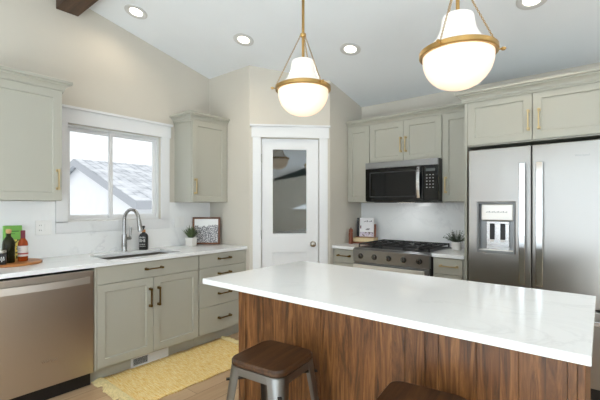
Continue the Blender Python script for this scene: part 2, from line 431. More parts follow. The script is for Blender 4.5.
# window
wd = bpy.data.objects.new('window_1', None); C.objects.link(wd); wd.location = (XA, 0, 0); struct(wd)
GX = -.085
def rect_frame(b, y0, y1, z0, z1, wd_, x0, x1):
    b.grid([y0, y0+wd_, y1-wd_, y1], [z0, z0+wd_, z1-wd_, z1], {(1, 1)}, x0, x1, lambda x, y, z: (z, x, y))
b = MB(); rect_frame(b, WY0, WY1, WZ0, WZ1, .020, GX-.04, GX+.045); b.build('window_frame', M['trim'], wd, bev=.002)
YM = 1.612
for nm, y0, y1, dx in (('sash', WY0+.020, YM+.018, .0), ('sash', YM-.018, WY1-.020, .022)):
    b = MB(); rect_frame(b, y0, y1, WZ0+.020, WZ1-.020, .032, GX-.012+dx-.011, GX+.01+dx-.011); s_ = b.build(nm, M['trim'], wd, bev=.002)
    MB().box(GX-.004+dx-.011, GX+.0+dx-.011, y0+.028, y1-.028, WZ0+.048, WZ1-.048).build('pane', M['glass'], s_)
MB().box(GX+.012, GX+.024, YM-.012, YM+.004, 1.58, 1.64).build('latch', M['trim'], wd, bev=.003)
b = MB()
b.box(XA, XA+.02, WY0-.09, WY0, WZ0-.01, 2.055); b.box(XA, XA+.02, WY1, WY1+.09, WZ0-.01, 2.055)
b.box(XA, XA+.022, WY0-.105, WY1+.105, 2.045, 2.165); b.box(XA, XA+.038, WY0-.12, WY1+.12, 2.165, 2.187)
b.box(XA, XA+.02, WY0-.09, WY1+.09, 1.108, WZ0)
struct(b.build('trim_1', M['trim'], bev=.0015))

# pantry door, casing
b = MB()
def dbox(b, t0, t1, n0, n1, z0, z1):
    q = [dg(t0, n1), dg(t1, n1), dg(t1, n0), dg(t0, n0)]
    Z = Vector((0, 0, 1)); b.hexa([p+Z*z0 for p in q]+[p+Z*z1 for p in q])
dbox(b, .032, DT0-.001, 0, .02, 0, DH+.005); dbox(b, DT1+.001, .823, 0, .02, 0, DH+.005)
dbox(b, .02, .835, 0, .024, DH+.005, DH+.118); dbox(b, .004, .85, 0, .038, DH+.118, DH+.138)
struct(b.build('trim_2', M['trim'], bev=.0015))
dr = bpy.data.objects.new('door_1', None); C.objects.link(dr); struct(dr); dr.location = dg(DT0+.003, -.012, .008); dr.rotation_euler = (0, 0, R(45))
DW_ = DT1-DT0-.006; DHH = DH-.011
b = MB()
gx0, gx1, gz0, gz1, pz0, pz1 = .118, DW_-.13, 1.036, 1.925, .22, .838
b.grid([0, gx0, gx1, DW_], [0, pz0, pz1, gz0, gz1, DHH], {(1, 1), (1, 3)}, 0, .035, lambda x, y, z: (x, z, y))
b.build('door_leaf', M['trim'], dr, bev=.002)
MB().box(gx0-.001, gx1+.001, .011, .026, pz0-.001, pz1+.001).build('lower_panel', M['trim'], dr)
MB().box(gx0-.001, gx1+.001, .010, .018, gz0-.001, gz1+.001).build('glass_pane', M['frost'], dr, label='smoky dark glass pane')
b = MB(); kx = DW_-.062; kz = .925
b.tube([(kx, 0, kz), (kx, -.006, kz), (kx, -.007, kz)], [.032, .032, .026], 24)
b.tube([(kx, -.006, kz), (kx, -.03, kz), (kx, -.036, kz), (kx, -.045, kz), (kx, -.056, kz), (kx, -.064, kz), (kx, -.066, kz)], [.011, .011, .018, .026, .028, .02, .006], 24)
b.build('door_knob', M['nickel'], dr, smooth=50)
for hz_ in (.25, 1.03, 1.83):
    b = MB(); b.cyl((-.004, -.008, hz_-.045), (-.004, -.008, hz_+.045), .006); b.build('hinge', M['nickel'], dr, smooth=40)

# marble slab backsplashes
b = MB(); s0 = XA+.013
b.grid([.0, WY0-.0915, WY1+.0915, YR-.001], [CT+.0005, 1.107, UB-.002], {(1, 1)}, XA+.001, s0, lambda x, y, z: (z, x, y))
tag(b.build('backsplash', M['splash']), 'white marble slab backsplash around the sink window', 'backsplash')
tag(MB().box(C2[0]+.002, -.915, YB-.013, YB-.001, CT+.0005, UB-.003).build('backsplash', M['splash']), 'white marble slab backsplash behind the gas range', 'backsplash')

# ------------------------------------------------------------------ cabinets (local frame: x along the front, front faces -y at y=0)
def shaker(w, h, t=.02, fw=.058, rec=.011, sl=.0035):
    b = MB(); B = b.b.verts.new
    ring = lambda x, y, i, : [B((i, y, i)), B((w-i, y, i)), B((w-i, y, h-i)), B((i, y, h-i))]
    a = ring(0, 0, 0); c = ring(0, 0, fw); d = ring(0, rec, fw+sl); e_ = ring(0, t, 0)
    for P, Q in ((a, c), (c, d), (e_, a)):
        for i in range(4): b.face([P[i], P[(i+1) % 4], Q[(i+1) % 4], Q[i]])
    b.face(d); b.face(e_[::-1]); return b
def slab(w, h, t=.02): return MB().box(0, w, 0, t, 0, h)
def pull(L, vertical, m, parent, cx, cz):
    b = MB()
    def P(s, y): return (cx, y, cz+s) if vertical else (cx+s, y, cz)
    up = (1, 0, 0)
    b.bar(P(-L/2, -.030), P(L/2, -.030), .010, .0135, (0, 1, 0))
    for s_ in (-L/2+.009, L/2-.009):
        b.bar(P(s_, -.035), P(s_, -.0035), .017, .017, (0, 0, 1)); b.bar(P(s_, -.0035), P(s_, -.0005), .022, .022, (0, 0, 1))
    return b.build('handle', m, parent, bev=.0018)
def front(kind, root, x0, x1, z0, z1, hand=None, m=None, name=None, hl=.155):
    w_, h_ = x1-x0, z1-z0
    b = shaker(w_, h_) if kind == 'door' else slab(w_, h_)
    d = b.build(name or kind, M['cab'], root, bev=.0015); d.location = (x0, 0, z0)
    if hand: pull(hl, hand[0] == 'v', m or M['bronze'], d, hand[1], hand[2])
    return d
def carcass(root, w, dep, z0, z1, top=True, toe=None, name='carcass'):
    b = MB(); y0 = .022
    b.box(0, .018, y0, dep, z0, z1); b.box(w-.018, w, y0, dep, z0, z1); b.box(.018, w-.018, y0, dep, z0, z0+.018)
    b.box(.018, w-.018, dep-.01, dep, z0+.018, z1)
    if top: b.box(.018, w-.018, y0, dep-.01, z1-.018, z1)
    else: b.box(.018, w-.018, y0, y0+.02, z1-.06, z1)
    o = b.build(name, M['cab'], root)
    if toe: MB().box(0, w, .082, .096, 0, z0-.0005).build('toe_kick', M['cab'], root)
    return o
CROWN = [(0, -.014), (.010, -.014), (.010, .002), (.017, .003), (.017, .012), (.022, .022), (.032, .033), (.045, .041), (.045, .052), (.060, .053), (.060, .072), (0, .072)]
CZ = 2.216
# sink wall: fronts at X = -2.916, turned 90 degrees so local x runs along +Y
XF = -2.916; DEP = -2.916-XA-.001
HA = R(90)
t = thing('base_cabinet', 'greige base cabinet left of the stainless dishwasher', 'cabinet', (XF, .0, 0), HA)
carcass(t, .565, DEP, .107, .8835, toe=True); front('drawer', t, .004, .561, .746, .874, ('h', .28, .066)); front('door', t, .004, .561, .122, .742, ('v', .51, .54))
t = thing('sink_cabinet', 'greige sink cabinet with two shaker doors beside the dishwasher', 'cabinet', (XF, 1.183, 0), HA)
carcass(t, .918, DEP, .107, .8835, top=False, toe=True)
MB().box(0, .016, .001, .0215, .107, .8835).build('filler', M['cab'], t)
front('drawer', t, .019, .915, .747, .878, ('h', .448, .072), name='false_front')
front('door', t, .019, .464, .122, .743, ('v', .416, .458)); front('door', t, .468, .915, .122, .743, ('v', .042, .458))
t = thing('drawer_cabinet', 'greige four drawer cabinet in the corner by the pantry', 'cabinet', (XF, 2.1025, 0), HA)
carcass(t, .589, DEP, .107, .8835, toe=True)
MB().box(.567, .589, .004, .0215, .107, .8835).build('filler', M['cab'], t)
for z0, z1, hz_ in ((.749, .878, .075), (.6, .745, .08), (.377, .596, .107), (.122, .373, .125)):
    front('drawer', t, .004, .563, z0, z1, ('h', .29, hz_))
# dishwasher
t = thing('dishwasher', 'stainless steel dishwasher with a bowed bar handle left of the sink cabinet', 'dishwasher', (XF, .572, 0), HA)
MB().box(.006, .602, .03, .58, .11, .862).build('tub', M['black'], t)
b = MB(); b.box(.005, .604, -.006, .028, .112, .866); b.build('front_panel', M['dwsteel'], t, bev=.004, seg=3)
MB().box(.004, .606, .06, .08, 0.001, .109).build('toe_panel', M['black'], t)
b = MB(); n = 14; top_, bot = [], []
for i in range(n+1):
    s_ = i/n; x = .03 + s_*.54; y = -.03 - .022*math.sin(PI*s_); top_.append((x, y)); bot.append((x, y))
for i in range(n):
    (xa, ya), (xb, yb) = top_[i], top_[i+1]
    b.hexa([(xa, ya, .776), (xb, yb, .776), (xb, yb+.012, .776), (xa, ya+.012, .776), (xa, ya, .822), (xb, yb, .822), (xb, yb+.012, .822), (xa, ya+.012, .822)])
bmesh.ops.remove_doubles(b.b, verts=b.b.verts, dist=1e-5)
b.box(.03, .055, -.030, -.006, .778, .82); b.box(.545, .57, -.030, -.006, .778, .82)
b.build('handle', M['handlesteel'], t)
text('lettering', 'Whirlpool', .024, M['chrome'], t, (.325, -.0066, .288), (R(90), 0, 0))

# sink-wall worktop with the sink cut-out
SX0, SX1, SY0, SY1 = -3.39, -3.015, 1.325, 1.985
b = MB(); b.grid([XA+.001, SX0, SX1, XA+.642], [.0, SY0, SY1, YR-.001], {(1, 1)}, .884, CT)
tag(b.build('countertop', M['quartz'], bev=.002), 'white quartz countertop along the sink wall', 'countertop')
t = thing('kitchen_sink', 'stainless undermount sink set into the white countertop', 'sink', (0, 0, .64))
b = MB(); g = .002
o4 = (SX0-g, SX1+g, SY0-g, SY1+g)
b.rrect([(o4[0]-.012, o4[1]+.012, o4[2]-.012, o4[3]+.012, .243, .02), (o4[0]-.002, o4[1]+.002, o4[2]-.002, o4[3]+.002, .0, .03)], .03)
fs = [f for f in b.b.faces if len(f.verts) > 4]
for f in fs:
    if f.calc_center_median().z > .2: b.b.faces.remove(f)
b.b.faces.ensure_lookup_table()
b.rrect([(*o4, .243, .02), (o4[0]+.004, o4[1]-.004, o4[2]+.004, o4[3]-.004, .03, .03), (o4[0]+.02, o4[1]-.02, o4[2]+.02, o4[3]-.02, .008, .03)], .03)
for f in list(b.b.faces):
    if len(f.verts) > 8 and f.calc_center_median().z > .2: b.b.faces.remove(f)
b.build('basin', metal('basin_steel', (150, 146, 140), .34), t, smooth=40)
b = MB(); b.lathe([(0, .0), (.042, .0), (.045, .003), (.03, .004), (.028, .002), (0, .002)], (-3.19, 1.65, .0085), 28); b.build('drain', M['chrome'], t, smooth=40)

# faucet
t = thing('faucet', 'brushed nickel pull-down faucet with a high arc behind the sink', 'faucet', (-3.462, 1.668, CT), R(14))
b = MB(); b.lathe([(0, 0), (.027, 0), (.027, .006), (.023, .012), (.024, .05), (.023, .14), (.021, .16), (.0, .16)], (0, 0, 0), 28); b.build('base', M['faucet'], t, smooth=40)
pts = [(0, 0, .158), (0, 0, .22), (0, 0, .285)]
for i in range(1, 15):
    a = R(i*172/14); pts.append((.093*(1-math.cos(a)), 0, .285+.105*math.sin(a)))
b = MB(); b.tube(pts, .0155, 16); b.build('spout', M['faucet'], t, smooth=50)
p, q = Vector(pts[-1]), (Vector(pts[-1])-Vector(pts[-2])).normalized()
b = MB(); b.tube([p, p+q*.012, p+q*.05, p+q*.1, p+q*.112], [.0165, .018, .02, .024, .021], 18); b.build('spray_head', M['faucet'], t, smooth=40)
b = MB(); b.cyl((0, .018, .118), (0, .068, .118), .015); b.tube([(0, .060, .12), (.002, .066, .16), (.004, .069, .222)], [.010, .0085, .007], 12); b.build('lever', M['faucet'], t, smooth=40)

# upper cabinets of the sink wall
XU = XA+.3245
def crown_part(root, path, m=None):
    return MB().sweep([(x, y, CZ) for x, y in path], CROWN).build('crown_molding', M['cab'], root)
t = thing('wall_cabinet', 'greige single door wall cabinet left of the sink window', 'cabinet', (XU, .46, UB), HA)
carcass(t, .611, XU-XA-.001, 0, CZ-UB+.0); front('door', t, .003, .608, .003, CZ-UB-.002, ('v', .575, .157), M['pale_brass'])
b = MB().sweep([(0, .02, CZ-UB), (.611, .02, CZ-UB), (.611, XU-XA-.001, CZ-UB)], CROWN).build('crown_molding', M['cab'], t)
t = thing('wall_cabinet', 'greige single door wall cabinet right of the sink window beside the pantry wall', 'cabinet', (XU, 2.238, UB), HA)
carcass(t, YR-2.238-.001, XU-XA-.001, 0, CZ-UB); MB().box(.44, YR-2.238-.001, .004, .0215, .0, CZ-UB).build('filler', M['cab'], t)
front('door', t, .003, .436, .003, CZ-UB-.002, ('v', .026, .157), M['pale_brass'])
MB().sweep([(0, XU-XA-.001, CZ-UB), (0, .02, CZ-UB), (YR-2.238-.002, .02, CZ-UB)], CROWN).build('crown_molding', M['cab'], t)

# range wall base cabinets
YF = YB-.62
t = thing('base_cabinet', 'narrow greige drawer base left of the gas range by the pantry', 'cabinet', (-2.256, YF, 0))
carcass(t, .286, .618, .107, .8835, toe=True); MB().box(0, .018, .002, .0215, .107, .8835).build('filler', M['cab'], t)
front('drawer', t, .021, .282, .738, .874, ('h', .12, .076)); front('door', t, .021, .282, .122, .733, ('v', .22, .5))
t = thing('base_cabinet', 'narrow greige drawer base between the gas range and the refrigerator', 'cabinet', (-1.186, YF, 0))
carcass(t, .270, .618, .107, .8835, toe=True)
front('drawer', t, .008, .256, .738, .874, ('h', .136, .072), M['pale_brass']); front('door', t, .008, .256, .122, .733, ('v', .05, .5))
tag(MB().box(C2[0]+.001, -1.969, YB-.642, YB-.001, .884, CT).build('countertop', M['quartz'], bev=.002), 'short white quartz countertop left of the gas range', 'countertop')
tag(MB().box(-1.187, -.9135, YB-.642, YB-.001, .884, CT).build('countertop', M['quartz'], bev=.002), 'short white quartz countertop between range and refrigerator', 'countertop')
# range wall upper cabinets
YU = YB-.325
t = thing('wall_cabinet', 'narrow greige wall cabinet left of the microwave', 'cabinet', (-2.257, YU, UB))
carcass(t, .279, .324, 0, CZ-UB); front('door', t, .003, .276, .003, CZ-UB-.002)
t = thing('wall_cabinet', 'short greige two door wall cabinet above the microwave', 'cabinet', (-1.9765, YU, 1.797))
carcass(t, .777, .324, 0, CZ-1.797)
front('door', t, .003, .387, .003, CZ-1.799, ('v', .36, .168), M['pale_brass']); front('door', t, .390, .774, .003, CZ-1.799, ('v', .026, .168), M['pale_brass'])
t = thing('wall_cabinet', 'narrow greige wall cabinet between microwave and refrigerator', 'cabinet', (-1.198, YU, UB))
carcass(t, .283, .324, 0, CZ-UB); front('door', t, .003, .278, .003, CZ-UB-.002, ('v', .032, .157), M['pale_brass'])
tag(MB().sweep([(C2[0]+.001, YU+.02, CZ+.001), (-.9145, YU+.02, CZ+.001)], CROWN).build('crown_molding', M['cab']), 'greige crown molding along the wall cabinets above the microwave', 'crown molding')

# fridge surround
YG = 3.34
t = thing('refrigerator_cabinet', 'greige two door cabinet with side panels enclosing the refrigerator', 'cabinet', (-.9115, YG, 0))
FW = .984
MB().box(0, .021, .0, YB-YG-.001, 0, CZ).build('side_panel', M['cab'], t); MB().box(FW-.021, FW, .0, YB-YG-.001, 0, CZ).build('side_panel', M['cab'], t)
b = MB(); b.box(.0215, FW-.0215, .022, YB-YG-.001, 1.835, 1.855); b.box(.0215, FW-.0215, .022, YB-YG-.001, CZ-.02, CZ); b.box(.0215, FW-.0215, YB-YG-.02, YB-YG-.001, 1.855, CZ-.02)
b.build('carcass', M['cab'], t)
front('door', t, .023, .490, 1.845, CZ-.002, ('v', .444, .152), M['pale_brass']); front('door', t, .494, FW-.023, 1.845, CZ-.002, ('v', .042, .152), M['pale_brass'])
MB().sweep([(0, .252, CZ+.001), (0, 0, CZ+.001), (FW, 0, CZ+.001), (FW, YB-YG-.001, CZ+.001)], CROWN).build('crown_molding', M['cab'], t)

# refrigerator
t = thing('refrigerator', 'stainless steel french door refrigerator with an ice and water dispenser', 'refrigerator', (-.8535, 3.24, 0))
MB().box(.004, .884, .075, .70, .03, 1.775).build('cabinet_body', M['gunmetal'], t, bev=.003)
D0, D1 = .628, 1.79
b = MB(); b.grid([0, .066, .334, .439], [D0, .966, 1.366, D1], {(1, 1)}, 0, .07, lambda x, y, z: (x, z, y)); dl = b.build('door', M['steel_fridge'], t, bev=.006, seg=3)
dr_ = MB().box(.4455, .8885, 0, .07, D0, D1).build('door', M['steel_fridge'], t, bev=.006, seg=3)
# dispenser
ds = bpy.data.objects.new('dispenser', None); ds.empty_display_size = .03; link(ds, t); ds.location = (.066, 0, .966)
b = MB(); W_, H_ = .268, .40
b.grid([.001, .012, W_-.012, W_-.001], [.001, .02, H_-.012, H_-.001], {(1, 1)}, -.004, .012, lambda x, y, z: (x, z, y)); b.build('bezel', M['gunmetal'], ds, bev=.002)
b = MB(); b.box(.006, W_-.006, .062, .068, .006, H_-.006); b.box(.006, .012, .012, .062, .006, H_-.006); b.box(W_-.012, W_-.006, .012, .062, .006, H_-.006); b.box(.012, W_-.012, .012, .062, .006, .016)
b.build('cavity', M['gunmetal'], ds)
b = MB(); b.box(.030, W_-.013, .002, .05, .255, .385); b.build('control_panel', M['handlesteel'], ds, bev=.008, seg=3)
b = MB()
for i in range(14): b.box(.066+i*.011, .072+i*.011, .0008, .003, .318, .325+.003*(i % 3))
b.build('icons', M['gunmetal'], ds)
b = MB(); b.box(.062, W_-.045, .035, .06, .02, .25); b.build('backplate', M['steel'], ds, bev=.003)
for x0 in (.088, .163):
    b = MB(); b.box(x0, x0+.034, .022, .034, .105, .232); p_ = b.build('paddle', M['black'], ds, bev=.003)
    MB().box(x0+.002, x0+.032, .017, .0335, .09, .104).build('paddle_tip', M['white'], p_, bev=.003)
MB().box(.012, W_-.012, -.001, .055, .018, .026).build('drip_tray', M['handlesteel'], ds, bev=.002)
def fridge_handle(parent, x0, x1):
    b = MB(); n = 10
    for i in range(n):
        za, zb = .752+i*.908/n, .752+(i+1)*.908/n
        f_ = lambda z: -.042-.016*math.sin(PI*(z-.752)/.908)
        b.hexa([(x0, f_(za), za), (x1, f_(za), za), (x1, f_(za)+.014, za), (x0, f_(za)+.014, za), (x0, f_(zb), zb), (x1, f_(zb), zb), (x1, f_(zb)+.014, zb), (x0, f_(zb)+.014, zb)])
    bmesh.ops.remove_doubles(b.b, verts=b.b.verts, dist=1e-5)
    b.box(x0+.006, x1-.006, -.031, -.0005, .77, .81); b.box(x0+.006, x1-.006, -.031, -.0005, 1.60, 1.64)
    return b.build('handle', M['chrome'], parent, bev=.003)
fridge_handle(dl, .366, .408); fridge_handle(dr_, .474, .518)
text('lettering', 'Whirlpool', .020, M['gunmetal'], dr_, (.744, -.0004, 1.690), (R(90), 0, 0))
b = MB().box(.0, .8885, 0, .07, .085, .612); fz = b.build('freezer_drawer', M['steel_fridge'], t, bev=.006, seg=3)
b = MB(); b.bar((.05, -.045, .545), (.84, -.045, .545), .018, .03, (0, 0, 1)); b.box(.07, .1, -.04, -.0005, .535, .555); b.box(.79, .82, -.04, -.0005, .535, .555); b.build('handle', M['chrome'], fz, bev=.003)
MB().box(.02, .868, .02, .075, .0, .08).build('grille', M['black'], t)
MB().box(.02, .868, .03, .07, .614, .626).build('gasket', M['black'], t)

# microwave
t = thing('microwave', 'black over-the-range microwave with a stainless top strip and curved handle', 'microwave', (-1.966, 3.53, 1.378))
MW, MH = .7665, .413
MB().box(0.001, MW, .03, .435, .002, MH).build('body', M['black'], t, bev=.002)
b = MB(); b.box(0, MW, 0, .029, MH-.062, MH); b.build('top_strip', M['steel_dark'], t, bev=.002)
b = MB(); b.box(0, .628, .0, .029, .01, MH-.064); dd = b.build('door', M['blackglass'], t, bev=.003)
b = MB(); b.grid([.05, .06, .55, .56], [.05, .06, .30, .31], {(1, 1)}, -.0006, .0005, lambda x, y, z: (x, z, y)); b.build('window_border', M['iron'], dd)
b = MB(); n = 12
for i in range(n):
    za, zb = .035+i*.302/n, .035+(i+1)*.302/n; f_ = lambda z: -.022-.022*math.sin(PI*(z-.035)/.302)
    b.hexa([(.572, f_(za), za), (.602, f_(za), za), (.602, f_(za)+.012, za), (.572, f_(za)+.012, za), (.572, f_(zb), zb), (.602, f_(zb), zb), (.602, f_(zb)+.012, zb), (.572, f_(zb)+.012, zb)])
bmesh.ops.remove_doubles(b.b, verts=b.b.verts, dist=1e-5)
b.box(.577, .597, -.014, -.0005, .037, .055); b.box(.577, .597, -.014, -.0005, .317, .335); b.build('handle', M['chrome'], dd, bev=.002)
b = MB(); b.box(.630, MW, .0, .029, .01, MH-.064); cp = b.build('control_panel', M['blackglass'], t, bev=.003)
b = MB(); b.box(.652, .74, -.0008, .0002, .292, .318); b.build('display', plain('grey_display', (84, 92, 92), .2), cp)
b = MB()
for i in range(3):
    for j in range(5): b.box(.655+i*.03, .668+i*.03, -.0008, .0002, .132+j*.03, .140+j*.03)
tag(b.build('keypad_print', plain('grey_print', (150, 150, 150), .4), cp), kind='stuff')
b = MB(); b.box(.08, .68, .05, .40, -.006, .001); b.build('vent_grille', M['iron'], t)

MB().box(.3, .46, .12, .2, -.0064, -.0058).build('fill_lamp', M['lens'], t, label='small glowing lamp added to brighten the backsplash')
l = bpy.data.lights.new('splash_fill', 'AREA'); l.size = .14; l.energy = .8; l.color = (.93, .97, 1)  # lamp added under the microwave to brighten the backsplash
o = bpy.data.objects.new('splash_fill', l); link(o, t); o.location = (.38, .16, -.012); o.rotation_euler = (R(20), 0, 0)
# gas range
t = thing('gas_range', 'stainless slide-in gas range with five knobs and black grates', 'range', (-1.9655, 3.27, 0))
RW, RD = .776, .682
MB().box(.003, RW-.003, .05, RD, .06, .900).build('body', M['black'], t)
for x in (.04, RW-.07):
    for y in (.09, RD-.09): MB().box(x, x+.03, y, y+.03, 0, .0605).build('foot', M['black'], t)
b = MB(); b.box(0, RW, .03, RD-.002, .9005, .916); b.build('cooktop', M['steel_dark'], t, bev=.003)
b = MB(); b.box(.02, RW-.02, .075, RD-.03, .9155, .919); b.build('burner_tray', M['iron'], t)
b = MB(); b.prism([(0, .012, .775), (0, .049, .775), (0, .049, .9), (0, .030, .914), (0, .0, .9)][::-1], [(RW, .012, .775), (RW, .049, .775), (RW, .049, .9), (RW, .030, .914), (RW, .0, .9)][::-1]); pn = b.build('control_panel', M['steel_dark'], t, bev=.002)
for i in range(5):
    kx = .09+i*.149; yb = .006
    b = MB(); b.tube([(kx, yb, .838), (kx, yb-.004, .838), (kx, yb-.005, .838)], [.028, .028, .02], 24); b.tube([(kx, yb-.003, .838), (kx, yb-.026, .838), (kx, yb-.03, .838)], [.022, .019, .015], 24); b.box(kx-.003, kx+.003, yb-.036, yb-.028, .82, .858)
    b.build('knob', M['darkchrome'], pn, smooth=40)
b = MB(); b.grid([.004, .07, RW-.07, RW-.004], [.20, .32, .66, .77], {(1, 1)}, 0.008, .049, lambda x, y, z: (x, z, y)); od = b.build('oven_door', M['steel_dark'], t, bev=.003)
MB().box(.069, RW-.069, .012, .03, .319, .661).build('oven_window', M['blackglass'], od)
b = MB(); b.bar((.03, -.035, .742), (RW-.03, -.035, .742), .02, .036, (0, 0, 1)); b.box(.045, .075, -.03, .0078, .73, .754); b.box(RW-.075, RW-.045, -.03, .0078, .73, .754); b.build('handle', M['handlesteel'], od, bev=.003)
MB().box(.004, RW-.004, .01, .049, .07, .195).build('storage_drawer', M['steel_dark'], t, bev=.003)
for i, (cx, cy, r) in enumerate(((.16, .2, .05), (.16, .47, .042), (.388, .34, .06), (.616, .2, .042), (.616, .47, .05))):
    b = MB(); b.lathe([(0, 0), (r, 0), (r, .008), (r*.7, .014), (r*.7, .018), (0, .019)], (cx, cy, .9185), 24); b.build('burner', M['iron'], t, smooth=40)
for g_ in range(3):
    x0 = .022+g_*.245; x1 = x0+.241; y0, y1 = .08, RD-.035; z0, z1 = .945, .957; b = MB()
    for x in (x0+.006, x1-.006, (x0+x1)/2): b.bar((x, y0, z0+.006), (x, y1, z0+.006), .011, .012)
    for f_ in (0, .25, .5, .75, 1): y = y0+.006+f_*(y1-y0-.012); b.bar((x0, y, z0+.005), (x1, y, z0+.005), .011, .012)
    for x in (x0+.006, x1-.006):
        for y in (y0+.006, y1-.006): b.box(x-.006, x+.006, y-.006, y+.006, .9188, z0+.002)
    b.build('grate', M['iron'], t, bev=.002)

# ------------------------------------------------------------------ island
IX0, IX1, IY0, IY1 = -1.810, -.024, 1.328, 2.238
tag(MB().box(IX0, IX1, IY0, IY1, .884, CT).build('countertop', M['quartz'], bev=.003), 'large white quartz top of the kitchen island', 'countertop')
t = thing('kitchen_island', 'walnut plank kitchen island base under the large white top', 'island', (-1.767, 1.57, 0))
IW, ID = 1.723, .63
MB().box(.01, IW-.01, .016, ID-.022, .0, .8835).build('base', M['cab'], t, label='greige painted base')
for i in range(4):
    d = shaker(.42, .76).build('door', M['cab'], t, bev=.0015, label='greige painted door'); d.location = (.01+.424*(i+1)+.003, ID, .11); d.rotation_euler = (0, 0, PI)
    pull(.155, True, M['bronze'], d, .04 if i % 2 else .38, .62)
b = MB(); npl = 12; pw = (IW)/npl
b2 = MB()
seams = [(0.0, .062)]
x = .062
edges = [0, .062]
while x < IW-.07:
    x = min(x+.1465, IW-.022); edges.append(x)
edges = [q for q in edges if q <= IW-.022]
if edges[-1] < IW-.022: edges.append(IW-.022)
for q0, q1 in zip(edges[1:], edges[2:]): b.box(q0+.0008, q1-.0008, .004, .0155, .085, .8835)
b.build('plank_cladding', M['walnut'], t, bev=.0012)
b = MB(); b.box(0, .0615, -.002, .0155, 0, .8835); b.build('corner_post', M['walnut'], t, bev=.0015)
MB().box(IW-.0215, IW, -.002, .0155, 0, .8835).build('corner_post', M['walnut'], t, bev=.0015)
MB().box(.062, IW-.022, -.004, .0155, 0, .0845).build('baseboard', M['walnut'], t, bev=.002)
b = MB(); b.box(.617, .629, -.003, .0035, .085, .8835); b.build('batten', M['walnut'], t, bev=.001)
b = MB(); b.box(1.166, 1.178, -.003, .0035, .085, .8835); b.build('batten', M['walnut'], t, bev=.001)
MB().box(0, .0095, .016, ID, 0, .8835).build('end_panel', M['walnut'], t); MB().box(IW-.0095, IW, .016, ID, 0, .8835).build('end_panel', M['walnut'], t)

# ------------------------------------------------------------------ stools
def make_stool(label, loc, rz):
    t = thing('bar_stool', label, 'stool', loc, rz, 'metal stools at the island')
    S = .156; zt = .612
    b = MB(); b.rrect([(-S+.006, S-.006, -S+.006, S-.006, zt-.030, .05), (-S, S, -S, S, zt-.024, .055), (-S, S, -S, S, zt-.008, .055), (-S+.006, S-.006, -S+.006, S-.006, zt, .05)], .055, 8)
    b.build('seat', M['seatwood'], t, smooth=35, label='dark wooden seat with rounded corners')
    b = MB(); A = S-.002
    b.rrect([(-A, A, -A, A, zt-.068, .05), (-A, A, -A, A, zt-.0305, .05)], .05, 8); b.build('seat_frame', M['gunmetal'], t, smooth=35)
    for sx in (-1, 1):
        for sy in (-1, 1):
            b = MB(); n = 7
            def ring(f):      # bent sheet-metal leg: rounded corner channel tapering to the foot
                z = (zt-.034)*(1-f); c = A + .050*f; wv_ = .072*(1-f)+.026*f; r = min(.045*(1-f)+.012*f, wv_*.8); P = []
                for k in range(3): P.append((c, c-wv_+(wv_-r)*k/3))
                for k in range(7): a = R(90*k/6); P.append((c-r+r*math.cos(a), c-r+r*math.sin(a)))
                for k in range(1, 4): P.append((c-r-(wv_-r)*k/3, c))
                th = .004; I = [(x-th if True else x, y-th) for x, y in P]
                return [b.b.verts.new((sx*x, sy*y, z)) for x, y in P] + [b.b.verts.new((sx*x, sy*y, z)) for x, y in I[::-1]]
            rings = [ring(i/n) for i in range(n+1)]; m_ = len(rings[0])
            for P, Q in zip(rings, rings[1:]):
                for i in range(m_): b.face([P[i], P[(i+1) % m_], Q[(i+1) % m_], Q[i]])
            b.face(rings[0]); b.face(rings[-1][::-1])
            lg = b.build('leg', M['gunmetal'], t, smooth=35)
            b = MB(); f0 = A+.05-.013; b.box(sx*f0-.016, sx*f0+.016, sy*f0-.016, sy*f0+.016, 0, .012); b.build('rubber_foot', M['black'], lg, bev=.003)
    zf = .2; c = A+.050*(1-zf/.578)-.012
    for x0, y0, x1, y1 in ((-c, -c, c, -c), (-c, c, c, c), (-c, -c, -c, c), (c, -c, c, c)):
        MB().bar((x0, y0, zf), (x1, y1, zf), .006, .024).build('footrest', M['gunmetal'], t)
    c = A+.004
    b = MB(); b.bar((-c, -c, .512), (c, c, .512), .018, .006); b.build('cross_brace', M['black'], t)
    b = MB(); b.bar((-c, c, .505), (c, -c, .505), .018, .006); b.build('cross_brace', M['black'], t)
    return t
s1 = make_stool('dark wood and gunmetal stool whose whole seat shows, by the island corner', (-1.252, 1.332, 0), R(6))
s2_ = copy_tree(s1); s2_['label'] = 'stool at the middle of the island, only its seat corner showing'
s2_.location = (-.515, 1.328, 0); s2_.rotation_euler = (0, 0, R(7))

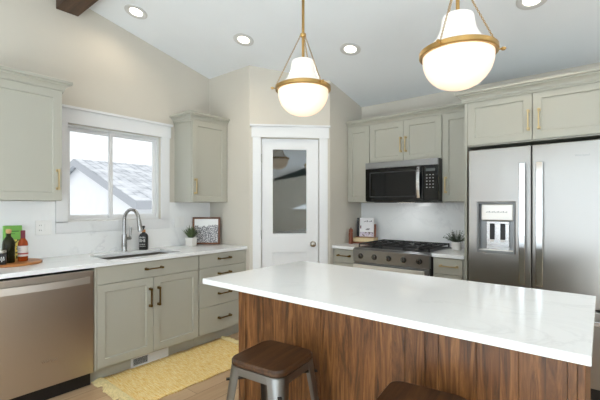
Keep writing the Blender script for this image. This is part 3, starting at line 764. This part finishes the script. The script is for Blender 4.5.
# ------------------------------------------------------------------ pendants
def make_pendant(label, loc, ang):
    t = thing('pendant_light', label, 'pendant light', loc, ang, 'pendant lights over the island')   # origin at ring centre
    top = ceil_z(loc[1]) - loc[2]
    b = MB(); prof = [(.153, .0), (.1535, -.022)]
    for i in range(1, 13): a = R(90*i/12); prof.append((.1535*math.cos(a)**.9, -.022-.142*math.sin(a)))
    prof[-1] = (0, prof[-1][1])
    b.lathe(prof, seg=48); b.build('bowl_shade', M['bowl'], t, smooth=60, label='glowing opal glass bowl')
    b = MB(); b.lathe([(.151, .002), (.147, .014), (.136, .028), (.118, .044), (.101, .062), (.087, .084), (.077, .11), (.072, .135), (.070, .158), (.067, .168), (.058, .174), (0, .174)], seg=48); b.build('bell_shade', M['bell'], t, smooth=50)
    b = MB(); b.lathe([(.154, -.012), (.165, -.013), (.169, -.009), (.169, .010), (.164, .014), (.152, .013), (.152, -.012)], seg=56); b.b.faces.ensure_lookup_table()
    b.build('ring', M['brass'], t, smooth=40)
    b = MB(); b.cyl((0, 0, .172), (0, 0, top-.02), .0085, seg=16); b.build('rod', M['brass'], t, smooth=40)
    b = MB(); b.lathe([(0, 0), (.014, 0), (.018, .006), (.018, .018), (.012, .024), (0, .024)], (0, 0, .318), 20); b.build('hub', M['brass'], t, smooth=40)
    b = MB(); b.lathe([(0, -.045), (.05, -.045), (.062, -.03), (.064, .018), (0, .018)], (0, 0, top-.004), 32); b.build('canopy', M['brass'], t, smooth=40)
    for k in range(3):
        a = 2*PI*k/3; d = Vector((math.cos(a), math.sin(a), 0)); p0 = d*.016+Vector((0, 0, .326)); p1 = d*.169+Vector((0, 0, .008))
        b = MB(); n = 40
        for i in range(n):          # fine link chain
            q0 = p0.lerp(p1, i/n); q1 = p0.lerp(p1, (i+1.15)/n)
            sd = Vector((-d.y, d.x, 0)) if i % 2 else Vector((d.x*.9, d.y*.9, .42)).normalized()
            b.tube([q0-sd*.0022, (q0+q1)/2-sd*.0034, q1-sd*.0022], .0013, 6); b.tube([q0+sd*.0022, (q0+q1)/2+sd*.0034, q1+sd*.0022], .0013, 6)
        b.build('chain', M['brass'], t, smooth=50)
        b = MB(); b.tube([d*.165, d*.178, d*.182, d*.192, d*.198], [.004, .004, .008, .008, .003], 12); b.build('ring_knob', M['brass'], t, smooth=40)
    return t
p1 = make_pendant('opal glass and brass pendant hanging in front of the pantry door', (-1.42, 1.78, 2.05), R(YAW)+R(186))
p2 = make_pendant('opal glass and brass pendant near the refrigerator, larger in view', (-.515, 1.78, 2.034), R(YAW)+R(-17))
# recessed ceiling lights
CL = [((-3.17, 1.63), 'recessed ceiling light nearest the wooden beam'), ((-2.585, 2.355), 'recessed ceiling light left of the pantry-side pendant'),
      ((-1.775, 2.91), 'recessed ceiling light right of the pantry-side pendant'), ((-.375, 2.975), 'recessed ceiling light above the refrigerator, right of the near pendant')]
CL += [((x_, y_), 'added recessed ceiling light outside the view') for x_, y_ in ((-1.0, .45), (.5, .45), (1.3, 2.2))]  # unseen downlights added as extra fill for counters and fronts
first = None
for (x, y), lb in CL:
    if first is None:
        t = thing('recessed_light', lb, 'ceiling light', group='recessed ceiling lights')
        b = MB(); b.lathe([(.056, .0), (.058, -.002), (.088, -.007), (.095, -.003), (.095, 0), (.056, .0)], seg=40); b.build('trim_ring', plain('lamp_trim', (206, 206, 204), .5), t, smooth=40)
        b = MB(); b.lathe([(0, -.0005), (.0555, -.0005), (.0555, -.002), (0, -.0025)], seg=32); b.build('lens', M['lens'], t, label='glowing lens')
        first = t
    else:
        t = copy_tree(first); t['label'] = lb
    t.location = (x, y, ceil_z(y)-.0006); t.rotation_euler = (math.atan(-SL if y > RY else SL), 0, 0)
    l = bpy.data.lights.new('downlight', 'SPOT'); l.energy = 7 if x < -3 else 9; l.color = (1, .84, .64) if x < -3 else (1, .92, .80); l.spot_size = R(165 if x < -3 else 120); l.spot_blend = .7; l.shadow_soft_size = .06
    o = bpy.data.objects.new('downlight', l); link(o, t); o.location = (0, 0, -.02)

# ------------------------------------------------------------------ rug and floor vent
t = thing('rug', 'yellow woven runner rug with cream fringe in front of the sink', 'rug', (-2.682, 1.835, 0), R(-1.0))
b = MB(); nx, ny = 12, 44; RWd, RL = .628, 1.14
for i in range(nx):
    for j in range(ny):
        pass
V = [[b.b.verts.new((-RWd/2+RWd*i/nx + .004*math.sin(j*.7), -RL/2+RL*j/ny, .009+.0012*math.sin(i*1.3+j*.8))) for j in range(ny+1)] for i in range(nx+1)]
for i in range(nx):
    for j in range(ny): b.face([V[i][j], V[i+1][j], V[i+1][j+1], V[i][j+1]])
rg = b.build('weave', M['rug'], t, smooth=60); so = rg.modifiers.new('thick', 'SOLIDIFY'); so.thickness = .008; so.offset = -1
for sgn in (-1, 1):
    b = MB()
    for i in range(34):
        x = -RWd/2+.012+(RWd-.024)*i/33; y = sgn*RL/2; L = .062+rnd.uniform(-.012, .02); dx = rnd.uniform(-.02, .02)
        for q in range(4):
            ax = rnd.uniform(-.012, .012)
            b.tube([(x+ax*.3, y-sgn*.006, .008), (x+ax, y+sgn*L*.35, .012+rnd.uniform(0, .005)), (x+dx+ax*1.8, y+sgn*L, .006)], [.006, .0075, .0045], 6)
        b.lathe([(0, -.008), (.008, -.005), (.010, 0), (.008, .006), (0, .009)], (x, y+sgn*.012, .012), 8)
    tag(b.build('fringe', M['fringe'], t, smooth=60), kind='stuff')
tag(MB().box(-2.6, 1.9, -3.3, -.6, .001, .012).build('bounce_rug', paint('cream_bounce', (235, 233, 228), .95, .04, 0, 40), bev=.003), 'large cream rug added out of view to bounce light upward', 'rug')  # unseen pale reflector under the spot lamp, added to brighten the ceiling
t = thing('floor_vent', 'white toe-kick vent register below the sink doors', 'vent', (-2.9965, 1.495, 0), HA)
b = MB(); b.grid([0, .02, .145, .318, .338], [.002, .02, .078, .092], {(1, 1)}, -.008, -.001, lambda x, y, z: (x, z, y)); b.build('register_frame', M['trim'], t, bev=.001)
b = MB(); b.box(.02, .145, -.0025, -.0012, .02, .078); b.build('duct', M['shadow'], t)
for i in range(7): MB().bar((.02, -.0055, .026+i*.0078), (.145, -.0055, .026+i*.0078), .005, .0016, (0, .5, 1)).build('louver', M['white'], t)

# ------------------------------------------------------------------ outlets
def plate(label, y, z, w_, kinds):
    t = thing('wall_plate', label, 'outlet', (s0+.0005, y, z), HA)
    MB().box(-w_/2, w_/2, -.006, 0, -.059, .059).build('cover', M['white'], t, bev=.002)
    for i, kd in enumerate(kinds):
        cx = (i-(len(kinds)-1)/2)*.046
        if kd == 'o':
            for dz in (-.02, .02):
                b = MB(); b.box(cx-.015, cx+.015, -.008, -.0062, dz-.013, dz+.013); o = b.build('receptacle', M['white'], t, bev=.001)
                b = MB(); b.box(cx-.007, cx-.0045, -.0084, -.0081, dz-.004, dz+.005); b.box(cx+.0045, cx+.007, -.0084, -.0081, dz-.004, dz+.005); b.build('slots', M['shadow'], o)
        else:
            b = MB(); b.prism([(cx-.016, -.0062, -.033), (cx-.016, -.0062, .033), (cx-.016, -.0105, .033), (cx-.016, -.0075, -.033)], [(cx+.016, -.0062, -.033), (cx+.016, -.0062, .033), (cx+.016, -.0105, .033), (cx+.016, -.0075, -.033)]); b.build('rocker', M['white'], t)
plate('white double outlet and switch plate on the backsplash above the bottles', 1.038, 1.16, .114, 'os')
plate('white double switch plate on the backsplash right of the window', 2.285, 1.165, .114, 'ss')

# ------------------------------------------------------------------ things on the sink counter
b = MB(); b.lathe([(0, 0), (.176, 0), (.18, .004), (.18, .014), (.176, .018), (0, .018)], (0, 0, 0), 56); o = b.build('serving_board', M['board'], smooth=35); o.location = (-3.338, .79, CT+.0003)
tag(o, 'round wooden serving board under the bottles', 'board')
BZ = CT+.0188
t = thing('vinegar_bottle', 'amber bottle with a red capped neck and white label on the wooden board', 'bottle', (-3.318, .848, BZ))
b = MB(); b.lathe([(0, 0), (.029, 0), (.031, .004), (.031, .125), (.028, .142), (.017, .160), (.013, .172), (.013, .2), (0, .2)], seg=32); b.build('glass', M['amber'], t, smooth=40)
b = MB(); b.lathe([(.0132, .165), (.0148, .165), (.0148, .222), (.013, .224), (0, .224)], seg=28); b.build('cap', plain('burgundy_foil', (112, 24, 46), .35), t, smooth=40, label='burgundy cap and neck foil')
lab = MB(); lab.lathe([(.0313, .035), (.0318, .035), (.0318, .112), (.0313, .112)], seg=32); lo = lab.build('paper_label', plain('label_paper', (238, 232, 226), .6), t, smooth=40)
b = MB(); b.lathe([(.0318, .05), (.0321, .05), (.0321, .06), (.0318, .06)], seg=32); b.build('label_band', plain('label_red', (170, 60, 54), .6), lo, smooth=40)
b = MB(); rr = .0322
for zc, hw in ((.093, .5), (.082, .7)):
    pts = [(rr*math.cos(a), rr*math.sin(a), zc) for a in [R(-51)+hw*(i/6-.5) for i in range(7)]]; b.tube(pts, .0012, 5)
b.build('label_lines', plain('label_grey', (150, 130, 126), .6), lo)
t = thing('oil_bottle', 'dark olive oil bottle with a cork stopper', 'bottle', (-3.285, .755, BZ))
b = MB(); b.lathe([(0, 0), (.034, 0), (.037, .005), (.037, .13), (.034, .155), (.024, .176), (.015, .186), (.014, .2), (.0165, .202), (.0165, .208), (0, .208)], seg=32); b.build('glass', M['olive'], t, smooth=40)
b = MB(); b.lathe([(0, .2075), (.011, .2075), (.016, .215), (.017, .232), (.014, .238), (0, .238)], seg=24); b.build('cork', plain('cork', (198, 158, 112), .8), t, smooth=40)
t = thing('spice_jar', 'small jar with a grey lid and black and white label at the frame edge', 'jar', (-3.222, .700, BZ))
b = MB(); b.lathe([(0, 0), (.028, 0), (.030, .003), (.030, .072), (.026, .08), (0, .08)], seg=28); b.build('glass', plain('jar_dark', (46, 44, 44), .2), t, smooth=40)
b = MB(); b.lathe([(0, .0795), (.029, .0795), (.029, .097), (.027, .1), (0, .1)], seg=28); b.build('lid', M['nickel'], t, smooth=40)
b = MB()
for i in range(8):
    a0 = R(-130+i*20); b.tube([((.0304)*math.cos(a0+.1*k_), (.0304)*math.sin(a0+.1*k_), z_) for k_, z_ in ((0, .02+.01*(i % 2)), (1, .035), (0, .055))], .0022, 6)
b.build('label_marks', M['white'], t)
t = thing('food_pack', 'green pack with a yellow patterned front leaning behind the bottles', 'pack', (-3.492, .772, CT+.0008), HA)
k = NT('yellow_print'); n = k.node('ShaderNodeTexVoronoi', Vector=k.coords(), Scale=60.0); k.col(k.ramp(n.outputs['Distance'], [(.2, lin((226, 196, 60))), (.45, lin((240, 222, 120))), (.6, lin((70, 74, 30)))])).set(Roughness=.5)
pk = MB().box(0, .115, 0, .026, 0, .272).build('box', plain('green_card', (124, 186, 84), .5), t, bev=.002)
MB().box(.03, .114, -.0008, .0002, .01, .165).build('front_print', k.m, pk)
b = MB(); b.box(.02, .095, -.0006, .0002, .225, .232); b.box(.02, .07, -.0006, .0002, .208, .213); b.build('print_lines', plain('dark_green', (70, 120, 50), .5), pk)
# soap
t = thing('soap_bottle', 'black pump soap bottle with white lettering beside the faucet', 'soap dispenser', (-3.455, 1.852, CT+.0004), R(YAW))
b = MB(); b.rrect([(-.038, .038, -.022, .022, 0, .014), (-.041, .041, -.025, .025, .005, .018), (-.041, .041, -.025, .025, .130, .018), (-.034, .034, -.02, .02, .150, .016), (-.016, .016, -.014, .014, .163, .0135), (-.016, .016, -.014, .014, .170, .0135)], .018, 5); b.build('bottle', plain('black_bottle', (20, 20, 21), .3), t, smooth=40)
b = MB(); b.lathe([(0, .1702), (.016, .1702), (.017, .173), (.017, .19), (.014, .193), (0, .193)], seg=24); b.build('collar', plain('copper_collar', (206, 140, 84), .35), t, smooth=40)
b = MB(); b.lathe([(0, .1925), (.006, .1925), (.006, .212), (.013, .213), (.013, .227), (.01, .23), (0, .23)], seg=20); b.bar((0, 0, .221), (-.02, -.025, .219), .01, .01); b.build('pump', M['black'], t, smooth=40)
b = MB(); ink = plain('white_print', (214, 212, 206), .5)
for zc, n_, h_ in ((.118, 4, .016), (.088, 3, .028), (.052, 5, .011), (.034, 6, .008)):
    wtot = .058; cw = wtot/n_
    for i in range(n_):
        x0 = -wtot/2+i*cw; st = h_*.18
        b.box(x0, x0+st, -.0257, -.0249, zc-h_/2, zc+h_/2)
        if i % 2 == 0: b.box(x0, x0+cw*.75, -.0257, -.0249, zc+h_/2-st, zc+h_/2)
        if i % 3 != 1: b.box(x0+cw*.75-st, x0+cw*.75, -.0257, -.0249, zc-h_/2, zc+h_/2*.8)
        if i % 3 != 0: b.box(x0, x0+cw*.75, -.0257, -.0249, zc-st/2, zc+st/2)
b.build('lettering', ink, t)
# plant pots
def leaves(b, n, h0, h1, spread, rad, wid, droop, z0, seed):
    r_ = random.Random(seed)
    for i in range(n):
        a = r_.uniform(0, 2*PI); L = r_.uniform(h0, h1); s_ = r_.uniform(.15, 1)*spread; r0 = r_.uniform(0, rad)
        p = Vector((r0*math.cos(a), r0*math.sin(a), z0)); d = Vector((math.cos(a), math.sin(a), 0)); sd = Vector((-d.y, d.x, 0)); pts = []
        for k_ in range(5):
            f = k_/4; pts.append((p + d*(s_*L*f) + Vector((0, 0, L*f*(1-.5*s_) - droop*L*f*f*s_)), wid*(.35+.65*math.sin(PI*min(1, .15+f*.85)))*(1 if k_ < 4 else .15)))
        A = [b.b.verts.new(q-sd*w_+Vector((0, 0, w_*.3))) for q, w_ in pts]; Bm = [b.b.verts.new(q) for q, w_ in pts]; B2 = [b.b.verts.new(q+sd*w_+Vector((0, 0, w_*.3))) for q, w_ in pts]
        for k_ in range(4): b.face([A[k_], Bm[k_], Bm[k_+1], A[k_+1]]); b.face([Bm[k_], B2[k_], B2[k_+1], Bm[k_+1]])
t = thing('potted_plant', 'small spiky green plant in a square white pot by the framed picture', 'plant', (-3.392, 2.346, CT+.0004), R(20))
b = MB(); b.rrect([(-.038, .038, -.038, .038, 0, .008), (-.043, .043, -.043, .043, .006, .01), (-.045, .045, -.045, .045, .088, .01), (-.04, .04, -.04, .04, .088, .008), (-.038, .038, -.038, .038, .078, .008)], .01, 4); b.build('pot', M['ceramic'], t, smooth=40)
MB().box(-.037, .037, -.037, .037, .0785, .080).build('soil', M['soil'], t)
b = MB(); leaves(b, 120, .10, .17, .72, .024, .0048, .18, .079, 3); b.build('foliage', M['leaf'], t, smooth=60)
t = thing('potted_plant', 'bushy grey-green plant in a round white pot beside the refrigerator', 'plant', (-1.092, 3.73, CT+.0004))
b = MB(); b.lathe([(0, 0), (.034, 0), (.040, .006), (.045, .03), (.045, .06), (.042, .078), (.036, .078), (.036, .066), (0, .066)], seg=36); b.build('pot', M['ceramic'], t, smooth=40)
b = MB(); b.lathe([(0, .0665), (.0355, .0665), (.0355, .068), (0, .068)], seg=24); b.build('soil', M['soil'], t)
b = MB(); r_ = random.Random(11)
for i in range(70):
    a = r_.uniform(0, 2*PI); L = r_.uniform(.08, .15); s_ = r_.uniform(.1, .95); d = Vector((math.cos(a), math.sin(a), 0)); sd = Vector((-d.y, d.x, 0))
    P = [d*(.01 + s_*L*f) + Vector((0, 0, .068 + L*f*(1.05-.55*s_) - .25*L*f*f*s_)) for f in (0, .25, .5, .75, 1)]
    b.tube(P, .0009, 4)
    for q0, q1 in zip(P[1:], P[2:]):
        for f in (0, .5):
            q = q0.lerp(q1, f)
            for sg in (-1, 1):
                tip = q + sd*sg*.019 + d*.009 + Vector((0, 0, r_.uniform(-.004, .01))); m_ = (q+tip)/2
                vv = [b.b.verts.new(x) for x in (q, m_+d*.006, tip, m_-d*.006)]; b.face(vv)
b.build('foliage', M['leafb'], t, smooth=60)
# framed picture leaning into the corner
t = thing('framed_picture', 'wood framed grey hillside drawing leaning in the counter corner', 'picture', (-3.492, 2.427, CT+.0008), R(41))
piv = bpy.data.objects.new('picture_frame', None)
FWd, FH, FT = .30, .300, .022
tl = R(-5)
def tilt(o): o.rotation_euler = (tl, 0, 0); return o
b = MB(); b.grid([0, .02, FWd-.02, FWd], [.001, .021, FH-.02, FH], {(1, 1)}, 0, FT, lambda x, y, z: (x, z, y)); tilt(b.build('frame', M['framewood'], t, bev=.0015))
tilt(MB().box(.019, FWd-.019, .008, .012, .020, FH-.019).build('drawing', M['drawing'], t))

# ------------------------------------------------------------------ things beside the range
t = thing('pepper_mill', 'brown wooden pepper mill left of the books', 'mill', (-2.195, 3.61, CT+.0004))
b = MB(); b.lathe([(0, 0), (.025, 0), (.026, .004), (.025, .03), (.023, .07), (.024, .118), (.022, .124), (0, .124)], seg=28); b.build('body', M['millwood'], t, smooth=40)
b = MB(); b.lathe([(0, .1245), (.018, .1245), (.02, .128), (.024, .132), (.0245, .15), (.021, .162), (.01, .17), (0, .171)], seg=28); b.build('head', M['millwood'], t, smooth=40)
b = MB(); b.lathe([(0, .1708), (.006, .1708), (.008, .176), (.005, .182), (0, .183)], seg=16); b.build('finial', M['nickel'], t, smooth=40)
BR = R(14); BC = Vector((-2.102, 3.772, CT+.0004))
def at_book(x, y, z): return (BC.x+x*math.cos(BR)-y*math.sin(BR), BC.y+x*math.sin(BR)+y*math.cos(BR), BC.z+z)
def lying_book(label, z, w_, d_, h_, cover, page):
    t = thing('book', label, 'book', at_book(0, 0, z), BR)
    b = MB(); b.box(-w_/2, w_/2, -d_/2, d_/2, 0, .003); b.box(-w_/2, w_/2, -d_/2, d_/2, h_-.003, h_); b.box(-w_/2, w_/2, d_/2-.003, d_/2, .003, h_-.003); b.build('cover', cover, t)
    MB().box(-w_/2+.004, w_/2-.004, -d_/2+.003, d_/2-.0035, .0032, h_-.0032).build('pages', page, t)
pages = paint('book_pages', (226, 206, 166), .8, .08, 0, 90)
lying_book('flat book with a reddish brown cover at the bottom of the pile', 0, .248, .19, .021, plain('russet_cover', (120, 62, 40), .5), plain('russet_pages', (134, 76, 50), .7))
lying_book('flat cream book under the upright cookbook', .0215, .244, .186, .042, plain('cream_cover', (206, 180, 134), .6), pages)
ZB2 = .0645
t = thing('cookbook_stand', 'brown wooden stand propped behind the white cookbook', 'stand', at_book(0, .045, ZB2), BR)
b = MB(); b.hexa([(-.112, -.008, 0), (.112, -.008, 0), (.112, .002, 0), (-.112, .002, 0), (-.112, .012, .150), (.112, .012, .150), (.112, .022, .150), (-.112, .022, .150)]); b.build('back_board', M['millwood'], t, bev=.002)
b = MB(); b.box(-.112, .112, -.044, -.0085, 0, .008); b.build('ledge', M['millwood'], t, bev=.002)
b = MB(); b.bar((0, .02, .12), (0, .045, .004), .03, .008, (0, 1, 0)); b.build('strut', M['millwood'], t)
def standing_book(name, label, x0, x1, y0, h_, cover, th):
    t = thing(name, label, 'book', at_book(0, y0, ZB2+.0085), BR)
    sl_ = .1
    def sb(b, xa, xb, ya, yb, za, zb): b.hexa([(xa, ya+sl_*za, za), (xb, ya+sl_*za, za), (xb, yb+sl_*za, za), (xa, yb+sl_*za, za), (xa, ya+sl_*zb, zb), (xb, ya+sl_*zb, zb), (xb, yb+sl_*zb, zb), (xa, yb+sl_*zb, zb)])
    b = MB(); sb(b, x0, x1, 0, .002, 0, h_); sb(b, x0, x1, th-.002, th, 0, h_); sb(b, x0, x0+.002, .002, th-.002, 0, h_); c_ = b.build('cover', cover, t)
    b = MB(); sb(b, x0+.0025, x1-.002, .0023, th-.0023, .002, h_-.002); b.build('pages', pages, t)
    return c_, sb
c_, sb = standing_book('cookbook', 'white cookbook with a food photo cover standing upright', -.072, .090, .012, .212, plain('white_cover', (236, 234, 236), .4), .018)
k = NT('food_photo'); n = k.node('ShaderNodeTexNoise', Vector=k.coords(), Scale=34.0, Detail=3.0)
k.col(k.ramp(n.outputs[0], [(.36, lin((84, 40, 46))), (.46, lin((222, 214, 222))), (.54, lin((188, 168, 196))), (.66, lin((234, 226, 220)))])).set(Roughness=.4)
b = MB(); sb(b, -.068, .087, -.0008, .0004, .004, .052); b.build('cover_photo', k.m, c_)
k = plain('cover_ink', (90, 84, 92), .5)
b = MB()
for i in range(6): sb(b, -.022+i*.016, -.012+i*.016, -.0008, .0004, .166+.003*(i % 2), .172+.006*(i % 3))
sb(b, .0, .04, -.0008, .0004, .075, .083); sb(b, .01, .05, -.0008, .0004, .086, .092); b.build('cover_print', k, c_)
b = MB(); sb(b, -.066, -.054, -.0008, .0004, .09, .125); b.build('cover_accent', plain('cover_maroon', (110, 50, 66), .5), c_)
standing_book('cookbook', 'slim black book standing left of the white cookbook', -.105, -.075, .012, .212, plain('black_cover', (22, 21, 22), .4), .02)

# ------------------------------------------------------------------ outside
struct(MB().box(-45, -7, -14, 40, -3.2, -3.0).build('ground', M['snow']))
t = thing('neighbor_house', 'white house with a snowy grey shingle roof outside the window', 'house', (0, 0, -3.0))
HX0, HX1, HY0, HY1 = -21.4, -12.1, 6.25, 20
MB().box(HX0, HX1, HY0, HY1, .0, 4.4).build('walls', M['siding'], t)
PX, PZ, EX, EZ = -16.75, 6.27, -11.7, 4.53
b = MB(); b.prism([(HX0, HY0, 4.4), (HX1, HY0, 4.4), (PX, HY0, PZ-.18)], [(HX0, HY0+.2, 4.4), (HX1, HY0+.2, 4.4), (PX, HY0+.2, PZ-.18)]); b.build('gable', M['siding'], t)
b = MB(); EX2 = 2*PX-EX
for ex in (EX, EX2): b.prism([(PX, 6, PZ-.12), (ex, 6, EZ-.12), (ex, 6, EZ), (PX, 6, PZ)], [(PX, 20.3, PZ-.12), (ex, 20.3, EZ-.12), (ex, 20.3, EZ), (PX, 20.3, PZ)])
b.build('roof', M['shingle'], t)
b = MB()
for ex in (EX, EX2): b.prism([(PX, 5.96, PZ-.3), (ex, 5.96, EZ-.3), (ex, 5.96, EZ-.02), (PX, 5.96, PZ-.02)], [(PX, 6.0, PZ-.3), (ex, 6.0, EZ-.3), (ex, 6.0, EZ-.02), (PX, 6.0, PZ-.02)])
b.box(EX, EX+.12, 5.96, 20.3, EZ-.3, EZ-.03); b.build('fascia', M['fascia'], t)
